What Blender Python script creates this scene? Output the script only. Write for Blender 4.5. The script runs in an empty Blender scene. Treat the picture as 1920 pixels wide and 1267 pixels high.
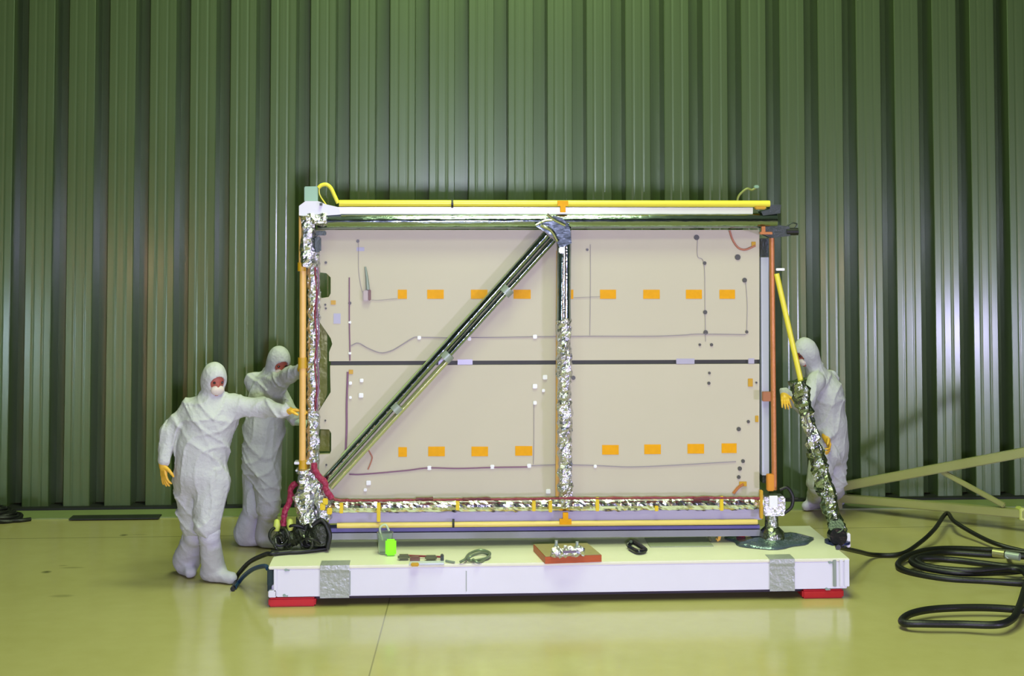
import bpy, bmesh, math, random
import numpy as np
from mathutils import Vector, Matrix, noise
try:
    import openvdb as vdb
except Exception:
    vdb = None
random.seed(7)
C = bpy.context.scene.collection
R = math.radians

# ------------------------------------------------------------------ camera
F = 2600.0; PITCH = R(2.5); YAW = R(3.2); CYP = 400 - F*math.tan(PITCH); HC = 2.9
fwd = Vector((math.sin(YAW)*math.cos(PITCH), math.cos(YAW)*math.cos(PITCH), math.sin(PITCH)))
rgt = Vector((math.cos(YAW), -math.sin(YAW), 0)); upv = rgt.cross(fwd)
def ray(x, y):
    return fwd + rgt*((x-960)/F) - upv*((y-CYP)/F)
def P(x, y, Y=11.0):
    """point of the place on the vertical plane at distance Y"""
    r = ray(x, y); return Vector((0, 0, HC)) + r*(Y/r.y)
def G(x, y, z=0.0):
    """point of the place on the horizontal plane at height z"""
    r = ray(x, y); return Vector((0, 0, HC)) + r*((z-HC)/r.z)
cam = bpy.data.cameras.new('camera'); cam.sensor_width = 36; cam.lens = F/1920*36
cam.shift_y = -(633.5-CYP)/1920; cam.clip_end = 200
co = bpy.data.objects.new('camera', cam); C.objects.link(co)
co.location = (0, 0, HC)
co.rotation_euler = (math.pi/2+PITCH, 0, -YAW)
bpy.context.scene.camera = co

# ------------------------------------------------------------------ materials
def lin(c):
    return tuple(((v/255)/12.92 if v/255 <= .04045 else ((v/255+.055)/1.055)**2.4) for v in c)
MATS = {}
def mat(name, rgb, rough=.5, metal=0.0, bump=0.0, bscale=60.0, spec=.5, var=0.0, vscale=8.0, trans=0.0, coat=0.0, stretch=None, emit=None):
    if name in MATS: return MATS[name]
    m = bpy.data.materials.new(name); m.use_nodes = True
    nt = m.node_tree; b = nt.nodes['Principled BSDF']
    col = lin(rgb) + (1,)
    b.inputs['Base Color'].default_value = col
    b.inputs['Roughness'].default_value = rough; b.inputs['Metallic'].default_value = metal
    b.inputs['Specular IOR Level'].default_value = spec
    b.inputs['Transmission Weight'].default_value = trans
    b.inputs['Coat Weight'].default_value = coat
    if bump or var:
        tc = nt.nodes.new('ShaderNodeTexCoord'); mp = nt.nodes.new('ShaderNodeMapping')
        if stretch: mp.inputs['Scale'].default_value = stretch
        nt.links.new(tc.outputs['Object'], mp.inputs[0])
    if bump:
        n = nt.nodes.new('ShaderNodeTexNoise'); n.inputs['Scale'].default_value = bscale; n.inputs['Detail'].default_value = 3
        bp = nt.nodes.new('ShaderNodeBump'); bp.inputs['Strength'].default_value = bump; bp.inputs['Distance'].default_value = .02
        nt.links.new(mp.outputs[0], n.inputs['Vector']); nt.links.new(n.outputs['Fac'], bp.inputs['Height'])
        nt.links.new(bp.outputs[0], b.inputs['Normal'])
    if var:
        n = nt.nodes.new('ShaderNodeTexNoise'); n.inputs['Scale'].default_value = vscale; n.inputs['Detail'].default_value = 4
        mx = nt.nodes.new('ShaderNodeMix'); mx.data_type = 'RGBA'
        mx.inputs[6].default_value = tuple(v*(1-var) for v in col[:3])+(1,)
        mx.inputs[7].default_value = tuple(min(1, v*(1+var)) for v in col[:3])+(1,)
        nt.links.new(mp.outputs[0], n.inputs['Vector']); nt.links.new(n.outputs['Fac'], mx.inputs[0])
        nt.links.new(mx.outputs[2], b.inputs['Base Color'])
    MATS[name] = m
    return m
foil = mat('aluminised_foil', (226, 226, 230), .16, 1.0, bump=.25, bscale=14)
foil_crumpled = mat('crumpled_foil', (214, 214, 222), .22, 1.0, bump=.6, bscale=45)
foil_smooth = mat('smooth_foil', (152, 166, 168), .12, 1.0, bump=.12, bscale=9, stretch=(1, 4, 4))
foil_dark = mat('dark_foil', (150, 158, 140), .25, 1.0, bump=.6, bscale=30)
panel_m = mat('cream_face_sheet', (194, 185, 164), .5, 0, bump=.02, bscale=3, var=.03, vscale=2)
yellow = mat('yellow_tube', (232, 218, 70), .3, 0, bump=.03)
amber = mat('amber_tube', (224, 176, 96), .35, 0, var=.12, vscale=9, bump=.05)
copper = mat('copper_film', (186, 118, 66), .35, .25, var=.25, vscale=14, bump=.15)
kapton = mat('kapton_tape', (228, 160, 0), .5, 0, spec=.2, var=.12, vscale=25)
ochre = mat('ochre_tape', (196, 150, 20), .4, 0)
white_paint = mat('white_paint', (224, 220, 236), .3, 0, coat=.7, bump=.02, bscale=20, var=.02)
deck_m = mat('white_deck', (226, 222, 205), .4, 0, var=.04, vscale=5, bump=.03)
lav = mat('lavender_beam', (180, 174, 198), .28, .1, bump=.05, bscale=12)
purple_m = mat('violet_channel', (96, 88, 150), .4, 0)
black = mat('black_rubber', (16, 16, 18), .45, 0, bump=.1)
blackg = mat('black_glossy', (22, 24, 30), .2, 0, bump=.15, bscale=30)
blue_m = mat('dark_blue_sleeve', (26, 58, 92), .4, 0)
red_m = mat('red_skid', (190, 22, 38), .4, 0, var=.15, vscale=12)
brown = mat('red_brown_wood', (176, 78, 34), .45, 0, var=.2, vscale=14, stretch=(1, 8, 8))
tan_top = mat('tan_board_face', (150, 138, 92), .5, 0, var=.2, vscale=20)
tape_grey = mat('silver_tape', (168, 172, 168), .38, .35, bump=.3, bscale=35, var=.12, vscale=24)
grey_m = mat('grey_fitting', (150, 160, 150), .4, .3)
mint = mat('pale_green_anodised', (136, 170, 140), .35, .3)
dgrey = mat('dark_grey_metal', (66, 74, 70), .35, .6, bump=.2)
wire_m = mat('lavender_wire', (148, 138, 150), .5, 0)
wire_p = mat('purple_wire', (128, 88, 118), .5, 0)
redwire = mat('dark_red_sleeving', (132, 44, 58), .45, 0, bump=.2)
magenta = mat('crimson_braid', (150, 32, 72), .45, 0, bump=.5, bscale=60, var=.3, vscale=40)
clip_m = mat('white_clip', (238, 236, 240), .4)
dot_m = mat('dark_fastener', (84, 84, 80), .4, .4)
gap_m = mat('dark_gap_seal', (52, 54, 44), .5, 0, var=.25, vscale=6)
olive = mat('olive_film', (104, 108, 40), .3, .3, bump=.3, bscale=12, var=.2, vscale=7)
suit = mat('white_coverall_fabric', (192, 191, 196), .8, 0, bump=.5, bscale=26)
suit_blue = mat('pale_boot_fabric', (194, 191, 204), .8, 0, bump=.3, bscale=26)
mask_m = mat('mask_cloth', (214, 200, 194), .8, 0, bump=.1)
skin = mat('skin', (170, 88, 74), .5, 0)
eye_m = mat('eye', (40, 26, 22), .2)
glove_y = mat('yellow_latex', (230, 178, 62), .4, 0, bump=.1, var=.12, vscale=18)
glove_w = mat('white_latex', (205, 222, 222), .4, 0, bump=.1)
neon = mat('neon_green_label', (150, 255, 10), .4)
clear = mat('clear_plastic', (226, 240, 232), .08, 0, trans=.9)
bag = mat('grey_film_sheet', (112, 128, 140), .16, .65, bump=.9, bscale=16, var=.3, vscale=11)
pole_m = mat('olive_yellow_paint', (148, 148, 94), .4, 0, var=.08, vscale=6)
rubbish = mat('dark_harness_wrap', (52, 56, 44), .3, .5, bump=.6, bscale=50, var=.5, vscale=30)
mat_pad = mat('grey_green_pad', (160, 166, 142), .6, 0, bump=.4, bscale=90)

# ------------------------------------------------------------------ mesh builder
WP = {}
class MB:
    def __init__(s): s.v = []; s.f = []
    def add(s, vs, fs):
        o = len(s.v); s.v += [tuple(v) for v in vs]; s.f += [tuple(i+o for i in f) for f in fs]; return s
    def box(s, c, size, rot=None, bev=0.0):
        sx, sy, sz = (d/2 for d in size)
        bm = bmesh.new(); bmesh.ops.create_cube(bm, size=1.0)
        for v in bm.verts: v.co = Vector((v.co.x*2*sx, v.co.y*2*sy, v.co.z*2*sz))
        if bev: bmesh.ops.bevel(bm, geom=bm.edges[:], offset=min(bev, min(size)*.4), segments=2, affect='EDGES')
        M = Matrix.Translation(Vector(c)) @ (rot.to_matrix().to_4x4() if hasattr(rot, 'to_matrix') else (rot.to_4x4() if rot else Matrix.Identity(4)))
        bm.verts.ensure_lookup_table()
        s.add([M @ v.co for v in bm.verts], [[v.index for v in f.verts] for f in bm.faces]); bm.free(); return s
    def prism(s, pts, y0, y1):
        """outline (x, z) extruded in y"""
        n = len(pts)
        vs = [(p[0], y0, p[1]) for p in pts] + [(p[0], y1, p[1]) for p in pts]
        fs = [tuple(range(n)), tuple(range(2*n-1, n-1, -1))] + [(i, i+n, (i+1) % n+n, (i+1) % n) for i in range(n)]
        return s.add(vs, fs)
    def tube(s, path, r, seg=12, crumple=0.0, nscale=25.0, seed=0, cap=True):
        path = [Vector(p) for p in path]; n = len(path)
        rr = r if isinstance(r, (list, tuple)) else [r]*n
        ref = Vector((0, 1, .01))
        vs = []; prev = None
        for i, p in enumerate(path):
            t = (path[min(i+1, n-1)]-path[max(i-1, 0)]).normalized()
            if prev is None:
                a = t.cross(ref if abs(t.dot(ref)) < .95 else Vector((1, 0, 0))).normalized()
            else:
                a = (prev - t*prev.dot(t)).normalized()
            prev = a; b = t.cross(a)
            for k in range(seg):
                an = 2*math.pi*k/seg; d = a*math.cos(an)+b*math.sin(an)
                q = p + d*rr[i]
                if crumple:
                    m = noise.noise(q*nscale+Vector((seed, 0, 0))) + .6*noise.noise(q*nscale*2.3+Vector((0, seed, 0)))
                    q = q + d*m*crumple + noise.noise_vector(q*nscale*1.7)*crumple*.6
                vs.append(q)
        fs = [(i*seg+k, i*seg+(k+1) % seg, (i+1)*seg+(k+1) % seg, (i+1)*seg+k) for i in range(n-1) for k in range(seg)]
        if cap: fs += [tuple(range(seg-1, -1, -1)), tuple((n-1)*seg+k for k in range(seg))]
        return s.add(vs, fs)
    def lathe(s, c, prof, seg=32):
        """prof: list of (r, z) above c, closed on the axis"""
        vs = []; c = Vector(c); n = len(prof)
        for r, z in prof:
            for k in range(seg):
                a = 2*math.pi*k/seg; vs.append(c+Vector((r*math.cos(a), r*math.sin(a), z)))
        fs = [(i*seg+k, i*seg+(k+1) % seg, (i+1)*seg+(k+1) % seg, (i+1)*seg+k) for i in range(n-1) for k in range(seg)]
        fs += [tuple(range(seg-1, -1, -1)), tuple((n-1)*seg+k for k in range(seg))]
        return s.add(vs, fs)
    def build(s, name, m, parent=None, smooth=False, origin=None):
        me = bpy.data.meshes.new(name)
        o0 = Vector(origin) if origin is not None else Vector((0, 0, 0))
        if parent is not None and origin is None: o0 = WP[parent.name].copy()
        me.from_pydata([Vector(v)-o0 for v in s.v], [], s.f); me.update()
        bm = bmesh.new(); bm.from_mesh(me); bmesh.ops.recalc_face_normals(bm, faces=bm.faces); bm.to_mesh(me); bm.free()
        me.materials.append(m)
        if smooth:
            me.shade_smooth()
            try: me.set_sharp_from_angle(angle=R(42))
            except Exception: pass
        o = bpy.data.objects.new(name, me); C.objects.link(o)
        if parent is not None:
            o.parent = parent
            o.location = o0 - WP[parent.name]
        else: o.location = o0
        WP[o.name] = o0.copy()
        return o
def empty(name, loc, label, cat, group=None):
    o = bpy.data.objects.new(name, None); C.objects.link(o); o.location = loc; o.empty_display_size = .2
    o['label'] = label; o['category'] = cat
    if group: o['group'] = group
    WP[o.name] = Vector(loc)
    return o
def tag(o, label, cat, group=None):
    o['label'] = label; o['category'] = cat
    if group: o['group'] = group
    return o
def struct(o):
    o['kind'] = 'structure'; return o
def spline(pts, sub=8):
    pts = [Vector(p) for p in pts]; out = []
    q = [pts[0]*2-pts[1]] + pts + [pts[-1]*2-pts[-2]]
    for i in range(1, len(q)-2):
        for k in range(sub):
            t = k/sub; a, b, c, d = q[i-1], q[i], q[i+1], q[i+2]
            out.append(.5*((2*b)+(c-a)*t+(2*a-5*b+4*c-d)*t*t+(3*b-a-3*c+d)*t**3))
    out.append(pts[-1]); return out
def seg(a, b, step=.03):
    a, b = Vector(a), Vector(b); n = max(1, int((b-a).length/step))
    return [a.lerp(b, i/n) for i in range(n+1)]

# ------------------------------------------------------------------ the hall
WY = 13.95
XL, XR, YB, ZC = -9.0, 11.0, -12.0, 10.0
# corrugated sheet: wide ribs with two small grooves, narrow deep pans
def wall_material(name, rgb, metal, rough):
    m = mat(name, rgb, rough, metal)
    nt = m.node_tree; b = nt.nodes['Principled BSDF']
    tc = nt.nodes.new('ShaderNodeTexCoord'); mp = nt.nodes.new('ShaderNodeMapping'); mp.inputs['Scale'].default_value = (60, 60, .25)
    n = nt.nodes.new('ShaderNodeTexNoise'); n.inputs['Scale'].default_value = 1.0; n.inputs['Detail'].default_value = 3
    nt.links.new(tc.outputs['Object'], mp.inputs[0]); nt.links.new(mp.outputs[0], n.inputs['Vector'])
    mx = nt.nodes.new('ShaderNodeMix'); mx.data_type = 'RGBA'; c = lin(rgb)
    mx.inputs[6].default_value = tuple(v*.82 for v in c)+(1,); mx.inputs[7].default_value = tuple(v*1.18 for v in c)+(1,)
    nt.links.new(n.outputs['Fac'], mx.inputs[0]); nt.links.new(mx.outputs[2], b.inputs['Base Color'])
    return m
wall_m = wall_material('green_grey_steel_sheet', (82, 100, 62), .4, .34)
wall_m.node_tree.nodes['Principled BSDF'].inputs['Coat Weight'].default_value = .4
wall_m.node_tree.nodes['Principled BSDF'].inputs['Coat Roughness'].default_value = .16
PER = .3972; X0 = P(35, 400, WY).x      # centre of a pan
mb = MB(); xs = []
dep = .27
def groove(c, w=.040, d=.0016, n=8):
    return [(c-w/2+w*i/n, d*.5*(1-math.cos(2*math.pi*i/n))) for i in range(n+1)]
prof = [(-.067, dep), (.067, dep), (.071, .004), (.077, 0.0)] + groove(.150) + groove(PER-.150) + [(PER-.077, 0.0), (PER-.071, .004)]
k0 = int((XL-X0)/PER)-1; k1 = int((XR-X0)/PER)+1
for k in range(k0, k1+1):
    for px, py in prof:
        xs.append((X0+k*PER+px, WY+py-.0))
xs = [p for p in xs if XL <= p[0] <= XR]
n = len(xs)
vs = [(x, y, 0.02) for x, y in xs] + [(x, y, ZC) for x, y in xs]
mb.add(vs, [(i, i+1, n+i+1, n+i) for i in range(n-1)])
mb.add([(XL, WY+.36, 0), (XR, WY+.36, 0), (XR, WY+.36, ZC), (XL, WY+.36, ZC)], [(0, 1, 2, 3)])
struct(mb.build('wall_back', wall_m))
hall_m = mat('dull_green_hall_sheet', (72, 84, 70), .6, .2)
struct(MB().box(((XL+XR)/2, YB-.05, ZC/2), (XR-XL+.2, .1, ZC)).build('wall_front', hall_m))
struct(MB().box((XL-.05, (YB+WY)/2, ZC/2), (.1, WY-YB, ZC)).build('wall_left', hall_m))
struct(MB().box((XR+.05, (YB+WY)/2, ZC/2), (.1, WY-YB, ZC)).build('wall_right', hall_m))
struct(MB().box(((XL+XR)/2, (YB+WY)/2, ZC+.05), (XR-XL+.2, WY-YB+.2, .1)).build('ceiling', mat('ceiling_grey_green', (110, 128, 92), .8)))
# floor
fm = mat('glossy_sealed_floor', (196, 190, 118), .16, 0)
nt = fm.node_tree; b = nt.nodes['Principled BSDF']
tc = nt.nodes.new('ShaderNodeTexCoord')
def nd(t, **k):
    x = nt.nodes.new(t)
    for a, v in k.items(): setattr(x, a, v)
    return x
def math_(op, a, bb=None):
    x = nd('ShaderNodeMath', operation=op)
    for i, v in enumerate((a, bb)):
        if v is None: continue
        if isinstance(v, (int, float)): x.inputs[i].default_value = v
        else: nt.links.new(v, x.inputs[i])
    return x.outputs[0]
sp = nd('ShaderNodeSeparateXYZ'); nt.links.new(tc.outputs['Object'], sp.inputs[0])
n1 = nd('ShaderNodeTexNoise'); n1.inputs['Scale'].default_value = .55; n1.inputs['Detail'].default_value = 6
n2 = nd('ShaderNodeTexNoise'); n2.inputs['Scale'].default_value = 6; n2.inputs['Detail'].default_value = 5
nt.links.new(tc.outputs['Object'], n1.inputs['Vector']); nt.links.new(tc.outputs['Object'], n2.inputs['Vector'])
mixf = math_('ADD', math_('MULTIPLY', n1.outputs['Fac'], .7), math_('MULTIPLY', n2.outputs['Fac'], .3))
mx = nd('ShaderNodeMix', data_type='RGBA')
mx.inputs[6].default_value = lin((160, 151, 90))+(1,); mx.inputs[7].default_value = lin((196, 186, 136))+(1,)
nt.links.new(mixf, mx.inputs[0])
# joints between the slabs: a mask that is 1 on the line
a0, a1 = G(726, 1140), G(692, 1267)
dx = (a1-a0); nn = Vector((dx.y, -dx.x, 0)).normalized(); cc = nn.dot(a0)
dA = math_('ABSOLUTE', math_('SUBTRACT', math_('ADD', math_('MULTIPLY', sp.outputs[0], nn.x), math_('MULTIPLY', sp.outputs[1], nn.y)), cc))
jA = math_('MULTIPLY', math_('LESS_THAN', dA, .005), math_('LESS_THAN', sp.outputs[1], 10.8))
dB = math_('ABSOLUTE', math_('SUBTRACT', sp.outputs[1], G(300, 1006).y)); jB = math_('LESS_THAN', dB, .012)
dC = math_('ABSOLUTE', math_('SUBTRACT', sp.outputs[1], G(300, 1006).y-6.1)); jC = math_('LESS_THAN', dC, .008)
msk = math_('MAXIMUM', math_('MULTIPLY', jA, .5), math_('MULTIPLY', math_('MAXIMUM', jB, jC), .35))
for (sx, sy, rx, ry) in [(232, 1003, .045, .05), (87, 1072, .05, .05), (135, 1064, .12, .03), (115, 1117, .12, .05), (118, 1060, .05, .02), (262, 1002, .1, .02)]:
    c = G(sx, sy)
    ex = math_('DIVIDE', math_('SUBTRACT', sp.outputs[0], c.x), rx); ey = math_('DIVIDE', math_('SUBTRACT', sp.outputs[1], c.y), ry)
    d2 = math_('ADD', math_('MULTIPLY', ex, ex), math_('MULTIPLY', ey, ey))
    d2 = math_('ADD', d2, math_('MULTIPLY', n2.outputs['Fac'], .8))
    s1 = math_('MULTIPLY', math_('MAXIMUM', math_('SUBTRACT', 1.3, d2), 0.0), .8 if rx < .06 and ry > .03 else .35)
    msk = math_('MAXIMUM', msk, s1)
msk = math_('MINIMUM', msk, 1.0)
m2 = nd('ShaderNodeMix', data_type='RGBA'); m2.inputs[7].default_value = lin((62, 60, 30))+(1,)
nt.links.new(msk, m2.inputs[0]); nt.links.new(mx.outputs[2], m2.inputs[6]); nt.links.new(m2.outputs[2], b.inputs['Base Color'])
bp = nd('ShaderNodeBump'); bp.inputs['Strength'].default_value = .06; bp.inputs['Distance'].default_value = .01
nt.links.new(n2.outputs['Fac'], bp.inputs['Height']); nt.links.new(bp.outputs[0], b.inputs['Normal'])
struct(MB().add([(XL, YB, 0), (XR, YB, 0), (XR, WY+.4, 0), (XL, WY+.4, 0)], [(0, 1, 2, 3)]).build('floor', fm))
# plate coloured as a reflection in the floor, and the dark channel behind it
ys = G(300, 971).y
struct(MB().box(((XL+XR)/2, (ys+WY)/2+.05, .006), (XR-XL, WY-ys+.1, .012)).build('reflection_strip_1', mat('dull_floor_reflection', (128, 140, 92), .4, 0, var=.1)))
struct(MB().box(((XL+XR)/2, WY+.02, .02), (XR-XL, .2, .03)).build('baseboard_back', mat('black_sheet_channel', (22, 26, 22), .7)))

# dark plate let into the floor by the wall
a, b_ = G(134, 972), G(300, 972)
t = tag(MB().box(((a.x+b_.x)/2, a.y-.03, .016), (b_.x-a.x, .16, .012), bev=.004).build('floor_plate', mat('black_steel_plate', (34, 40, 30), .5), origin=((a.x+b_.x)/2, a.y-.03, .010)),
        'long dark flat plate lying on the floor by the corrugated wall', 'plate')

# ------------------------------------------------------------------ transport platform
ZT = .30; PX0, PX1, PY0, PY1 = -1.215, 3.135, 10.43, 11.53; ZB = .075
plat = empty('transport_platform', ((PX0+PX1)/2, 10.98, 0), 'long white platform on red skids with green-lit deck under the framed panel', 'platform')
MB().box(((PX0+PX1)/2, (PY0+PY1)/2, ZT-.012), (PX1-PX0, PY1-PY0, .024), bev=.006).build('deck', deck_m, plat)
e = .004
MB().box(((PX0+PX1)/2+.02, PY0+.02, (ZT-.024+ZB)/2), (PX1-PX0-.08, .03, ZT-.024-ZB), bev=.004).build('front_panel', white_paint, plat)
MB().box(((PX0+PX1)/2, PY1-.02, (ZT-.024+ZB)/2), (PX1-PX0-.08, .03, ZT-.024-ZB), bev=.004).build('rear_panel', white_paint, plat)
for sx in (PX0+.035, PX1-.035):
    MB().box((sx, (PY0+PY1)/2, (ZT-.024+ZB)/2), (.03, PY1-PY0-.08, ZT-.024-ZB), bev=.004).build('end_panel', white_paint, plat)
def pxx(x, y=1080, Y=PY0): return P(x, y, Y).x
def pzz(y, x=1000, Y=PY0): return P(x, y, Y).z
# dark slab standing in for the shadow under the platform
MB().box(((PX0+PX1)/2, (PY0+PY1)/2, ZB-.016), (PX1-PX0-.2, PY1-PY0-.12, .03)).build('under_shadow', mat('dark_under_shadow', (38, 26, 46), .6), plat)
for x0, x1 in ((pxx(503), pxx(592)), (pxx(1505), pxx(1583))):
    for yy in (PY0+.09, PY1-.09):
        m_ = MB().box(((x0+x1)/2, yy, .034), (x1-x0, .16, .066), bev=.012)
        m_.build('skid', red_m, plat)
for x0, x1 in ((pxx(600), pxx(655)), (pxx(1443), pxx(1490))):
    q = MB(); zt = ZT+.003
    w = x1-x0
    # strip of tape folded over the deck edge, slightly creased
    cols = 12
    rows = [(PY0+.14, zt), (PY0+.05, zt+.001), (PY0-.003, zt), (PY0-.006, ZT-.03)] + [(PY0-.002, ZT-.03-(ZT-.03-ZB+.01)*(i+1)/9) for i in range(9)]
    vs = [(x0+w*k/cols, y+.002*noise.noise(Vector((k*.8, i*.5, x0*9)))-.001, z) for i, (y, z) in enumerate(rows) for k in range(cols+1)]
    fs = [(i*(cols+1)+k, i*(cols+1)+k+1, (i+1)*(cols+1)+k+1, (i+1)*(cols+1)+k) for i in range(len(rows)-1) for k in range(cols)]
    q.add(vs, fs); o = q.build('tape_strip', tape_grey, plat)
    md = o.modifiers.new('s', 'SOLIDIFY'); md.thickness = .002; md.offset = 0
MB().box((pxx(656.5), PY0+.001, (ZT-.03+ZB)/2), (.006, .008, ZT-ZB-.05)).build('tape_edge', grey_m, plat)
MB().box((pxx(874.5), PY0+.004, (ZT-.05+ZB)/2+.01), (.005, .008, .15)).build('seam', grey_m, plat)
# corner brackets, end posts, screws
MB().box((PX0+.012, PY0+.05, .215), (.045, .09, .12), bev=.008).box((PX0+.004, PY0+.06, .15), (.03, .06, .09), bev=.006).build('end_bracket', mat('black_teal_bracket', (20, 44, 50), .35), plat)
MB().box((PX0+.03, PY0+.018, .1), (.06, .05, .05), bev=.006).box((PX0+.05, PY0+.014, .18), (.022, .03, .2), bev=.004).build('corner_post', white_paint, plat)
for xa, xb, m_ in ((1562, 1568, grey_m), (1574, 1580, white_paint), (1583, 1592, white_paint)):
    MB().box(((pxx(xa)+pxx(xb))/2, PY0+.006, (ZT-.03+ZB)/2+.02), (pxx(xb)-pxx(xa), .03, .2), bev=.003).build('corner_post', m_, plat)
for (x, y) in ((533, 1116), (536, 1068), (1550, 1104), (1556, 1054)):
    c = P(x, y, PY0)
    MB().tube([c+Vector((0, -.0, 0)), c+Vector((0, .012, 0))], .011, 10).box(c+Vector((.01, .0, -.004)), (.035, .008, .009)).build('latch', mat('green_grey_latch', (150, 168, 162), .4, .4), plat)
MB().box(((pxx(1240)+pxx(1345))/2+.02, 11.0, ZT+.004), (.50, .30, .007), bev=.002).build('deck_mat', mat_pad, plat)

# ------------------------------------------------------------------ panel assembly
FY = 10.95          # plane of the tubes
PF = 11.03          # front face of the panels
asm = empty('antenna_panel_frame', (P(1010, 900, FY).x, 11.0, ZT), 'huge cream two-leaf panel in a foil wrapped frame standing on the white platform', 'panel')
def poly(pts, Y): return [(P(x, y, Y).x, P(x, y, Y).z) for x, y in pts]
MB().prism(poly([(590, 431), (1424, 431), (1424, 674), (617, 677), (617, 660), (623, 645), (620, 634), (597, 600), (596, 560), (616, 557), (620, 550), (620, 520), (612, 512), (596, 510)], PF), PF, PF+.05).build('upper_panel', panel_m, asm); UP = bpy.data.objects['upper_panel']
MB().prism(poly([(619, 685), (1424, 682), (1424, 934), (600, 936), (594, 852), (618, 851), (621, 845), (621, 812), (617, 805), (594, 804), (594, 776), (620, 735), (619, 700)], PF), PF, PF+.05).build('lower_panel', panel_m, asm); LP = bpy.data.objects['lower_panel']
MB().prism(poly([(620, 676), (1424, 673), (1424, 683), (620, 686)], PF), PF+.02, PF+.045).build('panel_gap_seal', gap_m, asm)
for (x0, x1, y) in ((858, 886, 678.5), (1268, 1302, 677), (1403, 1414, 676.5), (822, 836, 679)):
    MB().prism(poly([(x0, y-5), (x1, y-5), (x1, y+5), (x0, y+5)], PF), PF-.004, PF+.03).build('gap_tape', lav, asm)
MB().prism(poly([(596, 603), (603, 612), (612, 628), (612, 740), (604, 760), (594, 772)], PF), PF+.08, PF+.12).build('inner_rib', olive, asm)
MB().prism(poly([(600, 808), (617, 808), (617, 848), (596, 848)], PF), PF+.06, PF+.09).build('inner_rib', olive, asm)
# rear structure of the frame: light box so that the assembly has a real back
MB().prism(poly([(634, 450), (1410, 450), (1410, 915), (634, 915)], PF), PF+.05, PF+.16).build('rear_core', mat('rear_core_grey', (120, 124, 110), .5), asm)
for i, (x0, x1) in enumerate([(746, 763), (801, 832), (883, 914), (963, 995), (1066, 1075), (1125, 1155), (1206, 1237), (1286, 1316), (1349, 1378)]):
    yo = 0
    MB().prism(poly([(x0, 543+yo), (x1, 543+yo), (x1, 560), (x0, 560)], PF), PF-.004, PF+.002).build('tape_patch', kapton, UP)
for i, (x0, x1, y0, y1) in enumerate([(747, 763, 838, 856), (803, 834, 837, 855), (884, 915, 837, 855), (966, 998, 836, 854), (1129, 1160, 834, 852), (1208, 1239, 833, 851), (1289, 1320, 832, 850), (1353, 1381, 831, 849)]):
    MB().prism(poly([(x0, y0), (x1, y0), (x1, y1), (x0, y1)], PF), PF-.004, PF+.002).build('tape_patch', kapton, LP)
def wire(pts, r, m_, name='wire', Y=PF-.006, sub=6):
    MB().tube(spline([P(x, y, Y) for x, y in pts], sub), r, 6).build(name, m_, UP if pts[0][1] < 679 else LP, smooth=True)
wire([(658, 648), (672, 643), (691, 653), (713, 661), (732, 658), (749, 649), (775, 633), (786, 632)], .0035, wire_m)
wire([(786, 632), (880, 633), (1003, 631), (1100, 630), (1220, 630), (1280, 628), (1310, 626), (1398, 627)], .0032, wire_m)
wire([(655, 520), (655, 600), (656, 650), (656, 676)], .005, wire_p)
wire([(652, 697), (650, 760), (650, 800), (648, 850)], .008, wire_p)
wire([(655, 889), (680, 889), (760, 882), (803, 877), (860, 878), (925, 876), (990, 875)], .0055, wire_p)
wire([(992, 873), (1040, 871), (1110, 872), (1180, 875), (1260, 872), (1380, 865)], .0035, wire_m)
wire([(1107, 458), (1107, 540), (1106, 628)], .0022, wire_m)
wire([(1308, 446), (1308, 480), (1320, 495), (1322, 585), (1323, 640)], .0022, wire_m)
wire([(1398, 528), (1401, 570), (1400, 622)], .0022, wire_m)
wire([(672, 455), (674, 520), (690, 560), (745, 560)], .0018, wire_m)
wire([(1076, 558), (1125, 556)], .0018, wire_m)
wire([(1001, 758), (1001, 830), (1000, 870)], .0022, wire_m)
wire([(1368, 432), (1374, 450), (1384, 464), (1396, 468), (1408, 464), (1416, 460)], .008, mat('salmon_wire', (176, 112, 88), .5))
wire([(690, 842), (697, 855), (697, 862), (690, 880)], .005, mat('salmon_wire', (176, 112, 88), .5))
wire([(1375, 925), (1384, 914), (1394, 907)], .012, copper)
for (x, y, s) in [(786, 633, 4), (880, 635, 4), (1003, 631, 4.5), (805, 877, 4.5), (923, 875, 4.5), (992, 873, 4.5), (1116, 874, 3.5), (1022, 707, 5), (1003, 724, 5), (1019, 732, 3.5), (1003, 755, 4), (678, 713, 4), (677, 741, 5), (657, 718, 3.5), (657, 745, 3), (691, 905, 5), (685, 918, 3.5), (1028, 921, 5), (656, 604, 3), (656, 662, 3)]:
    MB().box(P(x, y, PF-.007), (s*1.7/236, .014, s*1.7/236), bev=.004).build('clip', clip_m, UP if y < 679 else LP)
for (x, y, s) in [(1306, 445, 5), (1321, 493, 3.5), (1383, 482, 5.5), (1396, 525, 4.5), (1322, 585, 4), (1323, 623, 4.5), (1400, 622, 3), (1312, 646, 2.5), (1334, 646, 3), (1330, 699, 2.5), (1329, 718, 3), (1385, 804, 4), (1403, 790, 3), (1393, 864, 3.5), (1387, 878, 4), (1385, 894, 3.5), (671, 452, 3), (656, 568, 3), (611, 492, 2.5), (610, 571, 2), (611, 578, 2), (610, 788, 1.8), (612, 871, 1.8), (1075, 708, 4), (1101, 468, 2.5), (1418, 717, 2)]:
    c = P(x, y, PF)
    MB().tube([c+Vector((0, .002, 0)), c+Vector((0, -.008, 0))], s/236, 10).build('fastener', dot_m, UP if y < 679 else LP)
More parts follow.
